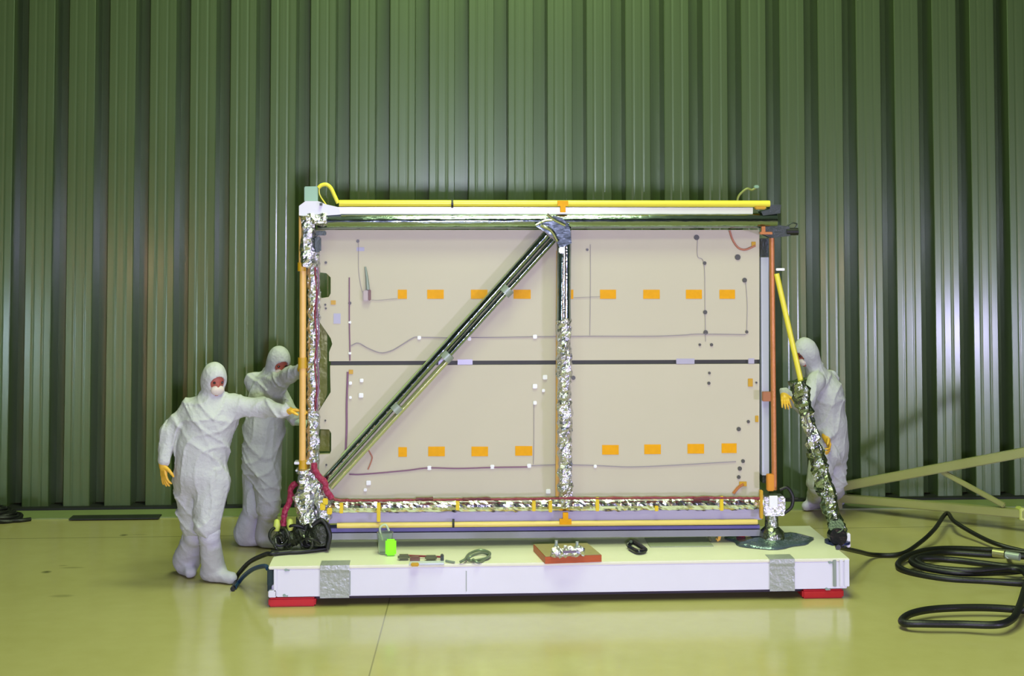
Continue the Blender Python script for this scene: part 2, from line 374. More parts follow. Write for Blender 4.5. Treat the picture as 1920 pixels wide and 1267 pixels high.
for (x, y, w, h) in [(1407, 717, 9, 15), (1419, 785, 6, 12), (625, 567, 9, 8), (658, 697, 8, 8), (1413, 458, 8, 10), (1393, 907, 14, 9)]:
    MB().box(P(x, y, PF-.004), (w/236, .008, h/236), bev=.002).build('tape_tab', ochre, UP if y < 679 else LP)
MB().box(P(676, 467, PF-.002), (.06, .004, .03)).build('label', mat('pale_blue_label', (176, 172, 200), .5), UP)
MB().box(P(632, 597, PF-.002), (.055, .004, .08)).build('label', mat('pale_blue_label', (176, 172, 200), .5), UP)
# probe hanging on the upper panel
MB().tube([P(685, 500, PF-.01), P(688, 520, PF-.015), P(690, 543, PF-.02)], [.007, .012, .016], 10).build('probe', grey_m, UP, smooth=True)
MB().box(P(686, 554, PF-.02), (.045, .03, .085), bev=.006).build('probe_body', mat('pink_grey_body', (176, 160, 160), .4), UP)
MB().box(P(693, 553, PF-.024), (.022, .03, .085), bev=.005).build('probe_grip', mat('brown_grip', (112, 74, 62), .4), UP)

# foil tubes
def ftube(name, a, b, r, m_, crumple=0.0, seed=0, Y=FY, step=.035, sg=16, Y2=None, smooth=None):
    A, B = P(a[0], a[1], Y), P(b[0], b[1], Y if Y2 is None else Y2)
    o = MB().tube(seg(A, B, step), r, sg, crumple, 22, seed).build(name, m_, asm, smooth=(crumple < .004) if smooth is None else smooth)
    return o
ftube('foil_tube', (596, 415), (1455, 413), .062, foil_smooth, .0018, 1, step=.06)
ftube('foil_tube', (610, 950), (1430, 944), .05, foil, .006, 2, smooth=False, step=.025)
ftube('foil_tube', (588, 470), (587, 900), .05, foil_crumpled, .012, 3, step=.02)
ftube('foil_tube', (1058, 430), (1057, 600), .056, foil_smooth, .002, 4, Y=FY-.02, step=.05)
ftube('foil_tube', (1057, 596), (1060, 948), .056, foil_crumpled, .016, 5, Y=FY-.02, step=.02)
ftube('tube_backing', (1048, 470), (1046, 930), .02, amber, 0, 6, Y=FY+.03)
# diagonal: two nested rails
d0, d1 = (1036, 440), (612, 912)
ftube('diagonal_tube', (1026, 440), (606, 906), .034, foil_smooth, .002, 7, Y=FY-.005, step=.06)
ftube('diagonal_tube', (1038, 450), (836, 672), .022, foil_smooth, .001, 8, Y=FY-.02, step=.06)
ftube('diagonal_rail', (846, 668), (620, 914), .021, mat('pale_yellow_rail', (196, 200, 150), .2, .7, bump=.1), .001, 9, Y=FY-.02)
ftube('diagonal_edge', (1016, 442), (640, 855), .009, mat('pale_green_edge', (180, 200, 140), .35, .2), 0, 9, Y=FY+.02)
for (x, y) in ((838, 668), (744, 765), (950, 545)):
    A, B = P(x-5, y+5, FY-.01), P(x+5, y-5, FY-.01)
    MB().tube([A, B], .05, 14).build('diagonal_clamp', grey_m, asm, smooth=True)
# gusset at the head of the diagonal
MB().prism(poly([(1003, 424), (1020, 412), (1036, 404), (1052, 408), (1066, 424), (1070, 455), (1048, 466), (1040, 446), (1024, 436)], FY), FY-.085, FY-.065).build('gusset', foil_smooth, asm)
MB().tube([P(1004, 422, FY-.09), P(1022, 413, FY-.09), P(1036, 412, FY-.09)], .010, 8).tube(spline([P(1026, 402, FY-.09), P(1040, 412, FY-.095), P(1060, 422, FY-.09)]), .012, 8).tube(spline([P(1014, 422, FY-.09), P(1034, 432, FY-.095), P(1046, 452, FY-.09)]), .014, 8).build('gusset_rim', foil, asm, smooth=True)
MB().box(P(1053, 469, FY-.085), (.045, .02, .05), bev=.01).build('bolt_cover', clip_m, asm)
# white upper beam, yellow rails
MB().prism(poly([(562, 388), (1410, 389), (1410, 401), (562, 401)], FY), FY-.03, FY+.09).build('upper_beam', mat('white_upper_beam', (226, 226, 214), .3, .2, bump=.06, bscale=10), asm)
ftube('yellow_rail', (636, 381), (1443, 382), .026, yellow, 0, Y=FY-.03)
MB().tube(spline([P(597, 352, FY-.03), P(603, 347, FY-.03), P(612, 346, FY-.03), P(620, 352, FY-.03), P(627, 366, FY-.03), P(634, 381, FY-.03)]), .015, 12).tube(spline([P(598, 352, FY-.03), P(600, 366, FY-.02), P(612, 384, FY)]), .005, 8).build('rail_hook', yellow, asm, smooth=True)
MB().tube(spline([P(1382, 378, FY-.03), P(1386, 366, FY-.03), P(1400, 354, FY-.03), P(1410, 356, FY-.03), P(1420, 350, FY-.03)]), .009, 10).build('rail_hook', mat('olive_hook', (122, 128, 60), .4), asm, smooth=True)
MB().box(P(1418, 350, FY-.03), (.04, .03, .025), bev=.006).build('hook_end', mint, asm)
MB().box(P(1425, 389, FY-.03), (.09, .05, .03), bev=.008).build('rail_clamp', ochre, asm)
for x, y in ((848, 382), (850, 981)):
    MB().tube([P(x-2, y, FY-.03), P(x+2, y, FY-.03)], .034, 14).build('rail_band', black, asm)
ftube('yellow_rail', (632, 985), (1420, 978), .021, mat('pale_amber_rail', (226, 200, 110), .35), 0, Y=FY-.03)
MB().prism(poly([(618, 961), (1428, 955), (1428, 974), (616, 981)], FY), FY, FY+.10).build('lower_beam', lav, asm)
MB().prism(poly([(614, 990), (1424, 984), (1424, 990), (614, 997)], FY), FY-.01, FY+.12).build('lower_channel', purple_m, asm)
MB().prism(poly([(616, 998), (1424, 991), (1424, 1003), (616, 1010)], FY+.03), FY+.0, FY+.10).build('deck_shadow_bar', mat('grey_deck_shadow', (142, 142, 148), .4), asm)  # grey bar coloured as the shadow under the frame on the deck
# orange saddles on the centre line
for (x, y0, y1) in ((1055, 376, 398), (1060, 960, 982)):
    s_ = 1 if y0 < 500 else -1
    MB().prism(poly([(x-10, y0) if s_ > 0 else (x-5, y0), (x+10, y0) if s_ > 0 else (x+5, y0), (x+10, y0+10) if s_ > 0 else (x+5, y1-10), (x+5, y0+10) if s_ > 0 else (x+11, y1-10), (x+5, y1) if s_ > 0 else (x+11, y1), (x-5, y1) if s_ > 0 else (x-11, y1), (x-5, y0+10) if s_ > 0 else (x-11, y1-10), (x-10, y0+10) if s_ > 0 else (x-5, y1-10)], FY-.05), FY-.075, FY-.05).build('saddle_bracket', kapton, asm)
# left column: amber rod, collars, wires
ftube('amber_rod', (568, 500), (567, 872), .026, amber, 0, Y=FY-.03, step=.1)
ftube('amber_rod', (563, 400), (563, 500), .012, amber, 0, Y=FY-.03, step=.1)
for x, y, h in ((567, 680, 10), (568, 872, 10), (566, 500, 8)):
    MB().tube([P(x, y-h, FY-.03), P(x, y+h, FY-.03)], .034, 14).build('rod_collar', ochre, asm, smooth=True)
MB().box(P(572, 866, FY-.0), (.16, .1, .02), bev=.004).box(P(572, 880, FY-.0), (.14, .1, .015), bev=.004).build('rod_bracket', white_paint, asm)
for (x, sd) in ((592, 1), (596, 2)):
    MB().tube(spline([P(x+1.5*math.sin(y*.07+sd), y, FY-.055) for y in range(500, 780, 18)], 4), .006, 6, .004, 40, sd).build('wire', (redwire, wire_p)[sd-1], asm, smooth=True)
# top left corner
MB().box(P(584, 364, FY), (.105, .09, .12), bev=.006).build('corner_connector', mint, asm)
MB().prism(poly([(562, 386), (574, 377), (597, 377), (612, 383), (634, 388), (640, 402), (612, 404), (562, 404)], FY), FY-.06, FY+.06).build('corner_block', white_paint, asm)
MB().tube(seg(P(578, 404, FY-.03), P(578, 500, FY-.03), .03), .062, 12, .02, 16, 11).build('corner_foil', foil_crumpled, asm)
MB().tube(seg(P(576, 412, FY-.04), P(614, 412, FY-.05), .03), .05, 12, .016, 20, 12).build('corner_foil', foil_crumpled, asm)
MB().box(P(602, 437, FY-.06), (.08, .04, .035), bev=.006).box(P(596, 458, FY-.05), (.05, .05, .12), bev=.01).build('corner_bracket', dgrey, asm)
MB().box(P(602, 383, FY-.07), (.02, .03, .02)).build('bolt', dgrey, asm)
# top right corner
MB().prism(poly([(1428, 404), (1460, 400), (1462, 384), (1442, 384), (1440, 392), (1424, 396)], FY), FY-.05, FY+.06).build('corner_block', dgrey, asm)
MB().prism(poly([(1430, 420), (1478, 424), (1480, 442), (1446, 446), (1430, 440)], FY), FY-.04, FY+.06).build('corner_bracket', dgrey, asm)
MB().tube([P(1474, 434, FY-.02), P(1496, 434, FY-.02)], .03, 12).build('connector_plug', black, asm, smooth=True)
MB().tube(spline([P(1474, 426, FY-.02), P(1484, 418, FY-.02), P(1494, 420, FY-.02), P(1490, 428, FY-.02)]), .006, 8).build('connector_lug', dgrey, asm)
MB().box(P(1436, 437, FY-.05), (.1, .03, .02), bev=.003).box(P(1431, 430, FY-.05), (.03, .03, .05), bev=.003).build('tape_tab', copper, asm)
# right column
MB().prism(poly([(1426, 482), (1440, 482), (1441, 890), (1428, 890)], PF), PF-.02, PF+.10).build('edge_channel', mat('pale_blue_channel', (196, 198, 222), .35, .1), asm)
MB().prism(poly([(1425, 447), (1440, 447), (1440, 481), (1425, 481)], PF), PF-.01, PF+.09).build('channel_end', dgrey, asm)
MB().prism(poly([(1429, 890), (1443, 890), (1443, 905), (1429, 905)], PF), PF-.01, PF+.09).build('channel_end', dgrey, asm)
ftube('copper_rod', (1447, 446), (1452, 918), .021, copper, 0, Y=FY-.0, step=.1)
MB().box(P(1438, 743, FY+.02), (.075, .04, .075), bev=.004).build('tape_patch', mat('brown_tape', (164, 104, 66), .4), asm)
MB().box(P(1444, 904, FY-.01), (.055, .05, .13), bev=.006).build('tape_tab', mat('orange_tape', (214, 138, 26), .4), asm)
MB().box(P(1463, 505, FY), (.07, .012, .02), bev=.003).build('peg', clip_m, asm)
# lower right mount
MB().box(P(1449, 946, FY-.0), (.17, .14, .15), bev=.01).build('mount_block', foil_crumpled, asm)
MB().box(P(1450, 940, FY-.075), (.065, .012, .09), bev=.002).build('mount_label', clip_m, asm)
MB().box(P(1427, 945, FY-.06), (.025, .04, .22), bev=.004).build('mount_strap', ochre, asm)
MB().lathe(P(1447, 1008, FY), [(.10, 0), (.095, .05), (.055, .09), (.05, .2)]).build('mount_stem', foil_dark, asm, smooth=True)
MB().tube(spline([P(1462, 918, FY-.05), P(1476, 914, FY-.05), P(1486, 930, FY-.06), P(1484, 950, FY-.06), P(1470, 962, FY-.05)]), .014, 10).tube([P(1482, 934, FY-.06), P(1496, 934, FY-.06)], .008, 8).build('mount_cable', black, asm, smooth=True)
# lower left foil cluster
rnd = random.Random(5)
for k, (x0, y0, x1, y1, r_) in enumerate([(572, 880, 574, 950, .06), (560, 925, 575, 980, .05), (585, 900, 606, 950, .055), (600, 935, 612, 975, .045), (580, 950, 590, 985, .05)]):
    MB().tube(seg(P(x0, y0, FY-.05), P(x1, y1, FY-.06), .02), r_, 12, .022, 18, 20+k).build('corner_foil', foil_crumpled, asm)
MB().tube(spline([P(588, 868, FY-.09), P(590, 880, FY-.1), P(600, 896, FY-.1), P(609, 905, FY-.1), P(612, 920, FY-.1), P(622, 934, FY-.09)], 10), .024, 12, .006, 40, 3).build('braided_hose', magenta, asm)
MB().tube(spline([P(556, 905, FY-.0), P(546, 915, FY-.0), P(543, 940, FY-.0), P(534, 960, FY-.02), P(531, 985, FY-.02)], 10), .023, 12, .006, 40, 6).build('braided_hose', magenta, asm)
MB().tube(spline([P(622, 934, FY-.07), P(650, 938, FY-.07), P(800, 937, FY-.07), P(1000, 935, FY-.075), P(1058, 934, FY-.1), P(1100, 934, FY-.07), P(1300, 933, FY-.07), P(1424, 934, FY-.07)], 30), .0095, 8, .005, 30, 8).build('wire_loom', redwire, asm)
for (x0, x1) in ((780, 812), (868, 920), (1300, 1330)):
    MB().tube(seg(P(x0, 936, FY-.082), P(x1, 935, FY-.082)), .012, 8, .005, 40, x0).build('loom_wrap', mat('maroon_tape', (96, 22, 44), .5), asm)
for (x, y0, y1) in ((710, 942, 978), (640, 942, 962), (1001, 938, 958), (1032, 938, 960), (1120, 932, 958), (1231, 948, 958), (1353, 930, 957), (858, 934, 956)):
    MB().box((P(x, y0, FY-.07)+P(x, y1, FY-.07))/2, (.028, .012, (P(x, y0).z-P(x, y1).z)), bev=.003).build('yellow_strap', mat('yellow_strap', (222, 190, 22), .4), asm)
for (x, y) in ((605, 950), (618, 958), (610, 940)):
    MB().box(P(x, y, FY-.12), (.04, .02, .05), bev=.006).build('yellow_strap', mat('yellow_strap', (222, 190, 22), .4), asm)
# black drive unit and looms at the lower left corner
MB().lathe(P(600, 1024, FY-.05)-Vector((0, 0, .0)), [(.06, .012), (.085, .02), (.09, .1), (.075, .17), (.03, .2)]).build('drive_housing', rubbish, asm, smooth=True)
for k, (x0, y0, x1, y1, r_) in enumerate([(520, 1014, 560, 1010, .075), (556, 1006, 604, 1000, .085), (560, 985, 600, 975, .06), (540, 1018, 606, 1016, .07)]):
    pa, pb = P(x0, y0, FY+.0), P(x1, y1, FY+.0)
    pa.z = max(pa.z, ZT+r_+.035); pb.z = max(pb.z, ZT+r_+.035)
    MB().tube(seg(pa, pb, .02), r_, 12, .03, 18, 60+k).build('harness_wrap', rubbish, asm)
for k in range(22):
    a = rnd.uniform(0, 6.28); cx, cy = rnd.uniform(522, 604), rnd.uniform(985, 1022)
    if cx < 545: cy = rnd.uniform(1002, 1020)
    c = P(cx, cy, FY-.04+rnd.uniform(-.08, .08)); r_ = rnd.uniform(.035, .075)
    ax = Vector((rnd.uniform(-1, 1), rnd.uniform(-1.4, -.2), rnd.uniform(-1, 1))).normalized()
    u = ax.orthogonal().normalized(); w = ax.cross(u)
    ring = [c+(u*math.cos(t)+w*math.sin(t))*r_ for t in [i*math.pi/8 for i in range(17)]]
    if min(q.z for q in ring) < ZT+.012: ring = [q+Vector((0, 0, ZT+.013-min(q_.z for q_ in ring))) for q in ring]
    MB().tube(ring, .012, 8).build('harness_loop', (black, rubbish, foil_dark, black)[k % 4], asm, smooth=True)
MB().tube(spline([P(585, 985, FY-.1), P(604, 975, FY-.1), P(618, 1000, FY-.12), P(614, 1028, FY-.12)]), .018, 10).build('harness_loop', black, asm, smooth=True)
MB().tube(spline([G(508, 1034, ZT+.02), G(560, 1034, ZT+.02), G(612, 1028, ZT+.02)]), .016, 10).build('harness_loop', black, asm, smooth=True)
for (x, y) in ((519, 985), (544, 984)):
    MB().lathe(P(x, y+10, FY-.04), [(.02, 0), (.028, .03), (.02, .08), (.008, .09)], 12).build('end_cap', mat('lime_cap', (190, 200, 90), .4), asm, smooth=True)
# right strut with yellow head and foil wrapped foot
ftube('strut_tube', (1456, 513), (1502, 716), .022, yellow, 0, Y=FY-.02, step=.1)
for k, (xa, ya, xb, yb, r_) in enumerate([(1494, 712, 1512, 775, .062), (1511, 770, 1530, 850, .05), (1528, 845, 1548, 925, .065), (1546, 918, 1572, 1000, .062)]):
    MB().tube(seg(P(xa, ya, FY-.02), P(xb, yb, FY-.02), .022), r_, 14, .028, 14, 30+k).build('strut_foil', (foil_dark, foil_crumpled)[k % 2] if k < 3 else foil_dark, asm)
MB().tube(seg(P(1530, 840, FY-.05), P(1560, 930, FY-.07), .025), .035, 10, .02, 18, 41).build('strut_foil', foil_dark, asm)
MB().tube([P(1568, 985, FY-.1), P(1572, 1000, FY+.05)], .06, 14).build('strut_foot', dgrey, asm, smooth=True)
c = P(1570, 1006, FY-.03)
MB().lathe(Vector((c.x, c.y, ZT)), [(.10, 0), (.10, .02), (.05, .03), (.045, .1)], 24).build('foot_base', mat('dark_blue_base', (20, 32, 78), .3), asm, smooth=True)
MB().tube([c+Vector((-.02, -.1, .02)), c+Vector((-.02, -.02, .02))], .07, 20).build('foot_wheel', blackg, asm, smooth=True)
MB().box(P(1590, 1012, FY-.05), (.03, .04, .11), bev=.006).build('foot_tag', clip_m, asm)

# ------------------------------------------------------------------ things on the deck
def deck(x, y, dz=0.0): return G(x, y, ZT+dz)
# clear cup with neon label
c = deck(722, 1037, .001)
t = empty('plastic_cup', c, 'clear plastic cup with a neon green label standing on the white deck', 'cup')
MB().lathe(c, [(.05, .0), (.055, .1), (.062, .16), (.058, .16), (.05, .1), (.045, .006)], 24).build('cup_body', clear, t, smooth=True)
MB().tube(spline([c+Vector((-.02, 0, .1)), c+Vector((-.04, -.01, .19)), c+Vector((.0, -.01, .22)), c+Vector((.03, 0, .17))]), .008, 8).build('cup_straw', mat('pale_green_loop', (190, 205, 170), .4), t, smooth=True)
lc = deck(733, 1040, 0)
MB().box(lc+Vector((0, -.035, .065)), (.082, .03, .125), bev=.018).build('cup_label', neon, t)
# tool strip: clamps and yellow grip
c = deck(790, 1046, .001)
t = empty('clamp_strip', c, 'brown and silver clamp strip with yellow tab lying beside the neon labelled cup', 'clamp')
MB().tube([deck(752, 1041, .018), deck(832, 1044, .018)], .008, 8).build('rod', redwire, t)
MB().box(deck(757, 1044, .022), (.09, .05, .04), bev=.012).build('jaw', mat('brown_jaw', (92, 96, 62), .4), t)
MB().box(deck(778, 1048, .022), (.075, .06, .04), bev=.008).build('jaw', mat('brown_grip', (112, 74, 62), .4), t)
MB().box(deck(808, 1045, .02), (.09, .04, .035), bev=.01).build('jaw', mat('brown_jaw', (92, 96, 62), .4), t)
MB().box(deck(829, 1046, .027), (.025, .07, .05), bev=.006).build('end_stop', dgrey, t)
MB().box(deck(778, 1058, .012), (.06, .05, .02), bev=.006).build('tab', ochre, t)
MB().box(deck(800, 1055, .008), (.26, .07, .014), bev=.004).build('tray', mat('pale_grey_plastic', (205, 210, 222), .3), t)
# wire coil
c = deck(893, 1045, .001)
pts = [deck(862, 1054, .012), deck(872, 1048, .03), deck(880, 1038, .03), deck(900, 1031, .04), deck(918, 1036, .03), deck(914, 1045, .02), deck(896, 1050, .015), deck(878, 1050, .02), deck(884, 1042, .05), deck(904, 1036, .05), deck(916, 1042, .015), deck(898, 1054, .012), deck(886, 1048, .03)]
tag(MB().tube(spline(pts, 8), .010, 8).build('wire_coil', mat('grey_green_wire', (116, 130, 108), .35, .4), origin=c, smooth=True), 'loose coil of grey-green wire lying on the deck in front of the panel', 'wire')
# short rods beside coil
tag(MB().tube([deck(836, 1051, .01), deck(852, 1054, .01)], .009, 8).build('thin_rod', grey_m, origin=deck(844, 1052, 0), smooth=True), 'short thin grey rod lying on the deck between clamp strip and wire coil', 'rod')
# brown block
A = [deck(1000, 1033, .001), deck(1102, 1031, .001), deck(1128, 1053, .001), deck(1022, 1057, .001)]
c = sum(A, Vector())/4
t = empty('wooden_block', c, 'flat red-brown wooden block under foil fittings at the centre of the deck', 'block')
hb = .05
vs = [tuple(a) for a in A]+[tuple(a+Vector((0, 0, hb))) for a in A]
MB().add(vs, [(0, 1, 2, 3), (7, 6, 5, 4), (0, 4, 5, 1), (1, 5, 6, 2), (2, 6, 7, 3), (3, 7, 4, 0)]).build('block_body', brown, t)
top = [a.lerp(c, .02)+Vector((0, 0, hb+.001)) for a in A]
MB().add([tuple(a) for a in top]+[tuple(a+Vector((0, 0, .004))) for a in top], [(0, 1, 2, 3), (7, 6, 5, 4), (0, 4, 5, 1), (1, 5, 6, 2), (2, 6, 7, 3), (3, 7, 4, 0)]).build('block_face', tan_top, t)
zt = ZT+hb+.006
t = empty('foil_fitting', G(1064, 1036, zt), 'crumpled silver foil fitting with small posts sitting on the red-brown block', 'fitting')
MB().tube(seg(G(1034, 1036, zt+.03), G(1094, 1034, zt+.03), .015), .034, 10, .02, 20, 55).build('foil_wrap', foil_crumpled, t)
for x, y, h in ((1043, 1038, .1), (1060, 1040, .07), (1082, 1038, .09)):
    MB().lathe(G(x, y, zt), [(.02, 0), (.02, h*.6), (.012, h*.7), (.012, h)], 12).build('post', (dgrey, clip_m, grey_m)[int(x) % 3], t, smooth=True)
MB().box(G(1068, 1034, zt+.08), (.1, .03, .015), bev=.004).build('cross_plate', mat('violet_grey_plate', (120, 104, 130), .4, .3), t)
# black clamp
c = deck(1192, 1026, .001)
t = empty('black_clamp', c, 'small glossy black clamp lying on the deck right of the wooden block', 'clamp')
MB().tube(spline([deck(1176, 1022, .03), deck(1186, 1016, .05), deck(1198, 1022, .04), deck(1210, 1031, .025)]), .02, 10).build('clamp_arm', blackg, t, smooth=True)
MB().tube(spline([deck(1180, 1026, .02), deck(1196, 1034, .022), deck(1209, 1032, .022)]), .018, 10).build('clamp_arm', blackg, t, smooth=True)
MB().tube([deck(1183, 1015, .06), deck(1184, 1020, .02)], .012, 8).build('clamp_screw', dgrey, t, smooth=True)
# grey film sheet under the right mount
c = deck(1440, 1013, .002)
q = MB(); N = 36; rings = 7; vs = [c+Vector((0, 0, .035))]; fs = []
for i in range(1, rings+1):
    for k in range(N):
        a = 2*math.pi*k/N; rr = i/rings
        rad = .315*rr*(1+.10*math.sin(3*a+1)*rr+.05*math.sin(7*a)*rr)
        zz = (.035+.03*noise.noise(Vector((math.cos(a)*rr*3, math.sin(a)*rr*3, 2.2))))*(1-rr**3)+.006
        vs.append(c+Vector((rad*1.08*math.cos(a), rad*.9*math.sin(a), max(.004, zz))))
fs += [(0, 1+k, 1+(k+1) % N) for k in range(N)]
for i in range(rings-1):
    fs += [(1+i*N+k, 1+(i+1)*N+k, 1+(i+1)*N+(k+1) % N, 1+i*N+(k+1) % N) for k in range(N)]
q.add(vs, fs)
o = q.build('film_sheet', bag, origin=c); o.data.shade_smooth(); md = o.modifiers.new('s', 'SOLIDIFY'); md.thickness = .003
tag(o, 'shiny grey-blue film sheet spread around the right foot of the frame', 'sheet')
# yellow clip and red tool
c = deck(1346, 1016, .001)
t = empty('spring_clip', c, 'upright yellow-handled spring clip on the deck left of the grey film sheet', 'clip')
MB().box(c+Vector((.01, 0, .055)), (.035, .03, .1), Matrix.Rotation(.25, 3, 'Y'), bev=.01).build('grip', mat('amber_grip', (220, 170, 60), .4), t)
MB().tube(spline([c+Vector((-.06, -.02, .012)), c+Vector((-.07, 0, .05)), c+Vector((-.03, 0, .08)), c+Vector((.0, 0, .03))]), .011, 8).build('jaw', mat('brown_jaw', (92, 96, 62), .4), t, smooth=True)
c = deck(1390, 1003, .001)
t = empty('screwdriver', c, 'short red and yellow screwdriver lying behind the grey film sheet', 'screwdriver')
MB().tube([deck(1380, 1001, .05), deck(1397, 1003, .05)], .017, 10).build('handle', mat('red_handle', (190, 40, 40), .35), t, smooth=True)
MB().tube([deck(1397, 1003, .05), deck(1408, 1003, .05)], .014, 10).build('ferrule', yellow, t, smooth=True)
MB().tube([deck(1408, 1003, .05), deck(1424, 1004, .05)], .005, 8).tube([deck(1390, 1003, .003), deck(1390, 1003, .04)], .02, 8).build('shaft', dgrey, t, smooth=True)

# ------------------------------------------------------------------ cables
def cable(name, pts, r, m_, label, cat='cable', sub=10, group=None):
    p = spline(pts, sub); c = Vector(p[0])
    return tag(MB().tube(p, r, 10).build(name, m_, origin=(c.x, c.y, 0), smooth=True), label, cat, group)
gl = G(442, 1094, .02)
cable('power_cable', [deck(560, 1033, .02), deck(525, 1036, .02), deck(508, 1038, .02), Vector((-1.28, 10.8, .30)), G(470, 1052, .20), G(452, 1070, .10), G(443, 1083, .03), gl, G(436, 1104, .02)], .018, black, 'black cable looping off the left end of the platform to the floor')
cable('hose', [Vector((PX0-.015, PY0+.10, .26)), G(496, 1061, .26), G(476, 1066, .2), G(458, 1079, .10), G(447, 1092, .025), G(440, 1101, .02)], .017, blue_m, 'dark blue hose leaving the left end bracket below the black cable', 'hose')
hang = P(1775, 962, 12.8)
cable('power_cable', [deck(1572, 1026, .02), Vector((3.16, 10.78, .30)), G(1610, 1034, .14), G(1640, 1040, .03), G(1690, 1038, .03), G(1725, 1017, .06), G(1752, 992, .11), hang, G(1790, 978, .12), G(1830, 1002, .07), G(1870, 1020, .05), G(1925, 1034, .02), G(1990, 1046, .02)], .019, black, 'black cable rising from the platform to hang over the olive tow bar')
hp = [(2010, 1050, .02), (1950, 1040, .03), (1850, 1031, .03), (1760, 1029, .04), (1708, 1040, .05), (1684, 1058, .03), (1704, 1072, .02), (1770, 1084, .02), (1850, 1089, .02), (1930, 1092, .03), (2020, 1082, .05), (2040, 1062, .06), (1960, 1046, .07), (1850, 1040, .07), (1770, 1036, .07), (1716, 1046, .08), (1712, 1056, .07), (1740, 1066, .06), (1800, 1074, .06), (1870, 1073, .06), (1940, 1067, .06), (1900, 1064, .08), (1840, 1056, .08), (1780, 1049, .08), (1730, 1047, .09), (1722, 1054, .08), (1750, 1064, .07), (1820, 1070, .08), (1900, 1066, .09), (1926, 1080, .08), (1920, 1110, .08), (1908, 1145, .08), (1896, 1162, .07), (1868, 1171, .07), (1800, 1170, .06), (1730, 1169, .06), (1696, 1168, .05), (1692, 1161, .05), (1712, 1149, .06), (1760, 1141, .06), (1850, 1139, .06), (1940, 1146, .05), (2030, 1160, .03)]
hose_o = cable('black_hose', [G(x, y, z) for x, y, z in hp], .026, black, 'thick black hose lying in several loose loops on the floor', 'hose')
c = G(1885, 1040, .08)
t = hose_o
MB().tube([G(1862, 1036, .10), G(1884, 1039, .10)], .036, 12).build('coupling_ring', mat('brass_grey', (150, 146, 100), .35, .5), t, smooth=True)
MB().tube([G(1886, 1040, .10), G(1912, 1044, .10)], .032, 12).tube([G(1890, 1042, .0), G(1890, 1042, .1)], .02, 8).build('coupling', grey_m, t, smooth=True)
c = G(12, 978, 0)
t = empty('cable_heap', (c.x, c.y, 0), 'low heap of black cable on the floor at the far left wall', 'cable')
hb_ = MB()
for k in range(6):
    cc_ = c+Vector((-.05-.03*k, .05, .03+.016*k)); 
    hb_.tube([cc_+Vector((.17*math.cos(a+k), .14*math.sin(a+k), .012*math.sin(2*a))) for a in [i*math.pi/10 for i in range(21)]], .02, 8)
hb_.build('coil', black, t, smooth=True)
MB().tube(spline([c+Vector((.05, -.05, .02)), c+Vector((.15, -.03, .02)), c+Vector((.22, .02, .018))]), .018, 8).build('cable_end', black, t, smooth=True)

# ------------------------------------------------------------------ tow bar
YL, YR_ = 13.55, 12.5
t = empty('tow_bar', (4.6, 12.75, 0), 'olive yellow A-frame tow bar sloping up beside the far wall', 'tow bar')
A0, A1 = P(1572, 913, YL), P(1920, 848, YR_); B0, B1 = P(1572, 933, YL), P(1912, 962, YR_)
A2 = A1+(A1-A0)*.55; B2 = B1+(B1-B0)*.62
def bar(a, b, w, h, name, m_=pole_m):
    a, b = Vector(a), Vector(b); d = b-a; q_ = d.to_track_quat('X', 'Z')
    MB().box((a+b)/2, (d.length, w, h), q_, bev=.008).build(name, m_, t)
bar(A0, A2, .09, .085, 'upper_rail'); bar(B0, B2, .09, .075, 'lower_rail')
bar(P(1766, 884, 12.95), P(1884, 948, 12.58), .045, .045, 'brace')
bar(B2+Vector((0, 0, -.02)), A2+Vector((0, 0, .02)), .09, .09, 'post')
bar(Vector((B1.x-.02, B1.y, B1.z)), Vector((B1.x+.03, B1.y, B1.z+.0)), .11, .11, 'joint_sleeve', mat('lime_sleeve', (200, 205, 110), .4))
ec = (A0+B0)/2
MB().box((ec.x, ec.y, ec.z*.5+.06), (.05, .10, ec.z+.1), bev=.008).build('end_plate', pole_m, t)
for cx_ in (B2.x,):
    yy = YL if cx_ == ec.x else B2.y
    MB().tube([Vector((cx_, yy-.025, .06)), Vector((cx_, yy+.025, .06))], .06, 20).build('caster_wheel', black, t, smooth=True)
    MB().box((cx_, yy, .135), (.05, .08, .10), bev=.006).build('caster_fork', dgrey, t)

# ------------------------------------------------------------------ people
def to_mesh(fn, lo, hi, vox):
    lo = np.array(lo); hi = np.array(hi); n = np.ceil((hi-lo)/vox).astype(int)+1
    ax = [lo[i]+np.arange(n[i])*vox for i in range(3)]
    X, Y, Z = np.meshgrid(*ax, indexing='ij')
    d = fn(np.stack([X, Y, Z], -1)).astype(np.float32)
    g = vdb.FloatGrid(float(d.max())); g.copyFromArray(d)
    pts, quads = g.convertToQuads(0.0)
    mb_ = MB(); mb_.v = [tuple(lo+np.array(p)*vox) for p in pts]; mb_.f = [tuple(int(i) for i in q) for q in quads]
    return mb_
def smin(a, b, k):
    h = np.clip(.5+.5*(b-a)/k, 0, 1); return b*(1-h)+a*h-k*h*(1-h)
def cone(p, a, b, ra, rb, ax=None, s=1.0):
    a = np.array(a, float); b = np.array(b, float); q = p-a; d = b-a
    if ax is not None:
        axn = np.array(ax, float); axn /= np.linalg.norm(axn)
        q = q+np.multiply.outer(q@axn, axn)*(s-1); d = d+axn*(d@axn)*(s-1)
    tt = np.clip((q@d)/max(1e-9, d@d), 0, 1)
    return np.linalg.norm(q-tt[..., None]*d, axis=-1)-(ra+(rb-ra)*tt)
def ell(p, c, r, axes):
    q = (p-np.array(c))@np.array(axes, float).T
    return (np.linalg.norm(q/np.array(r), axis=-1)-1)*min(r)
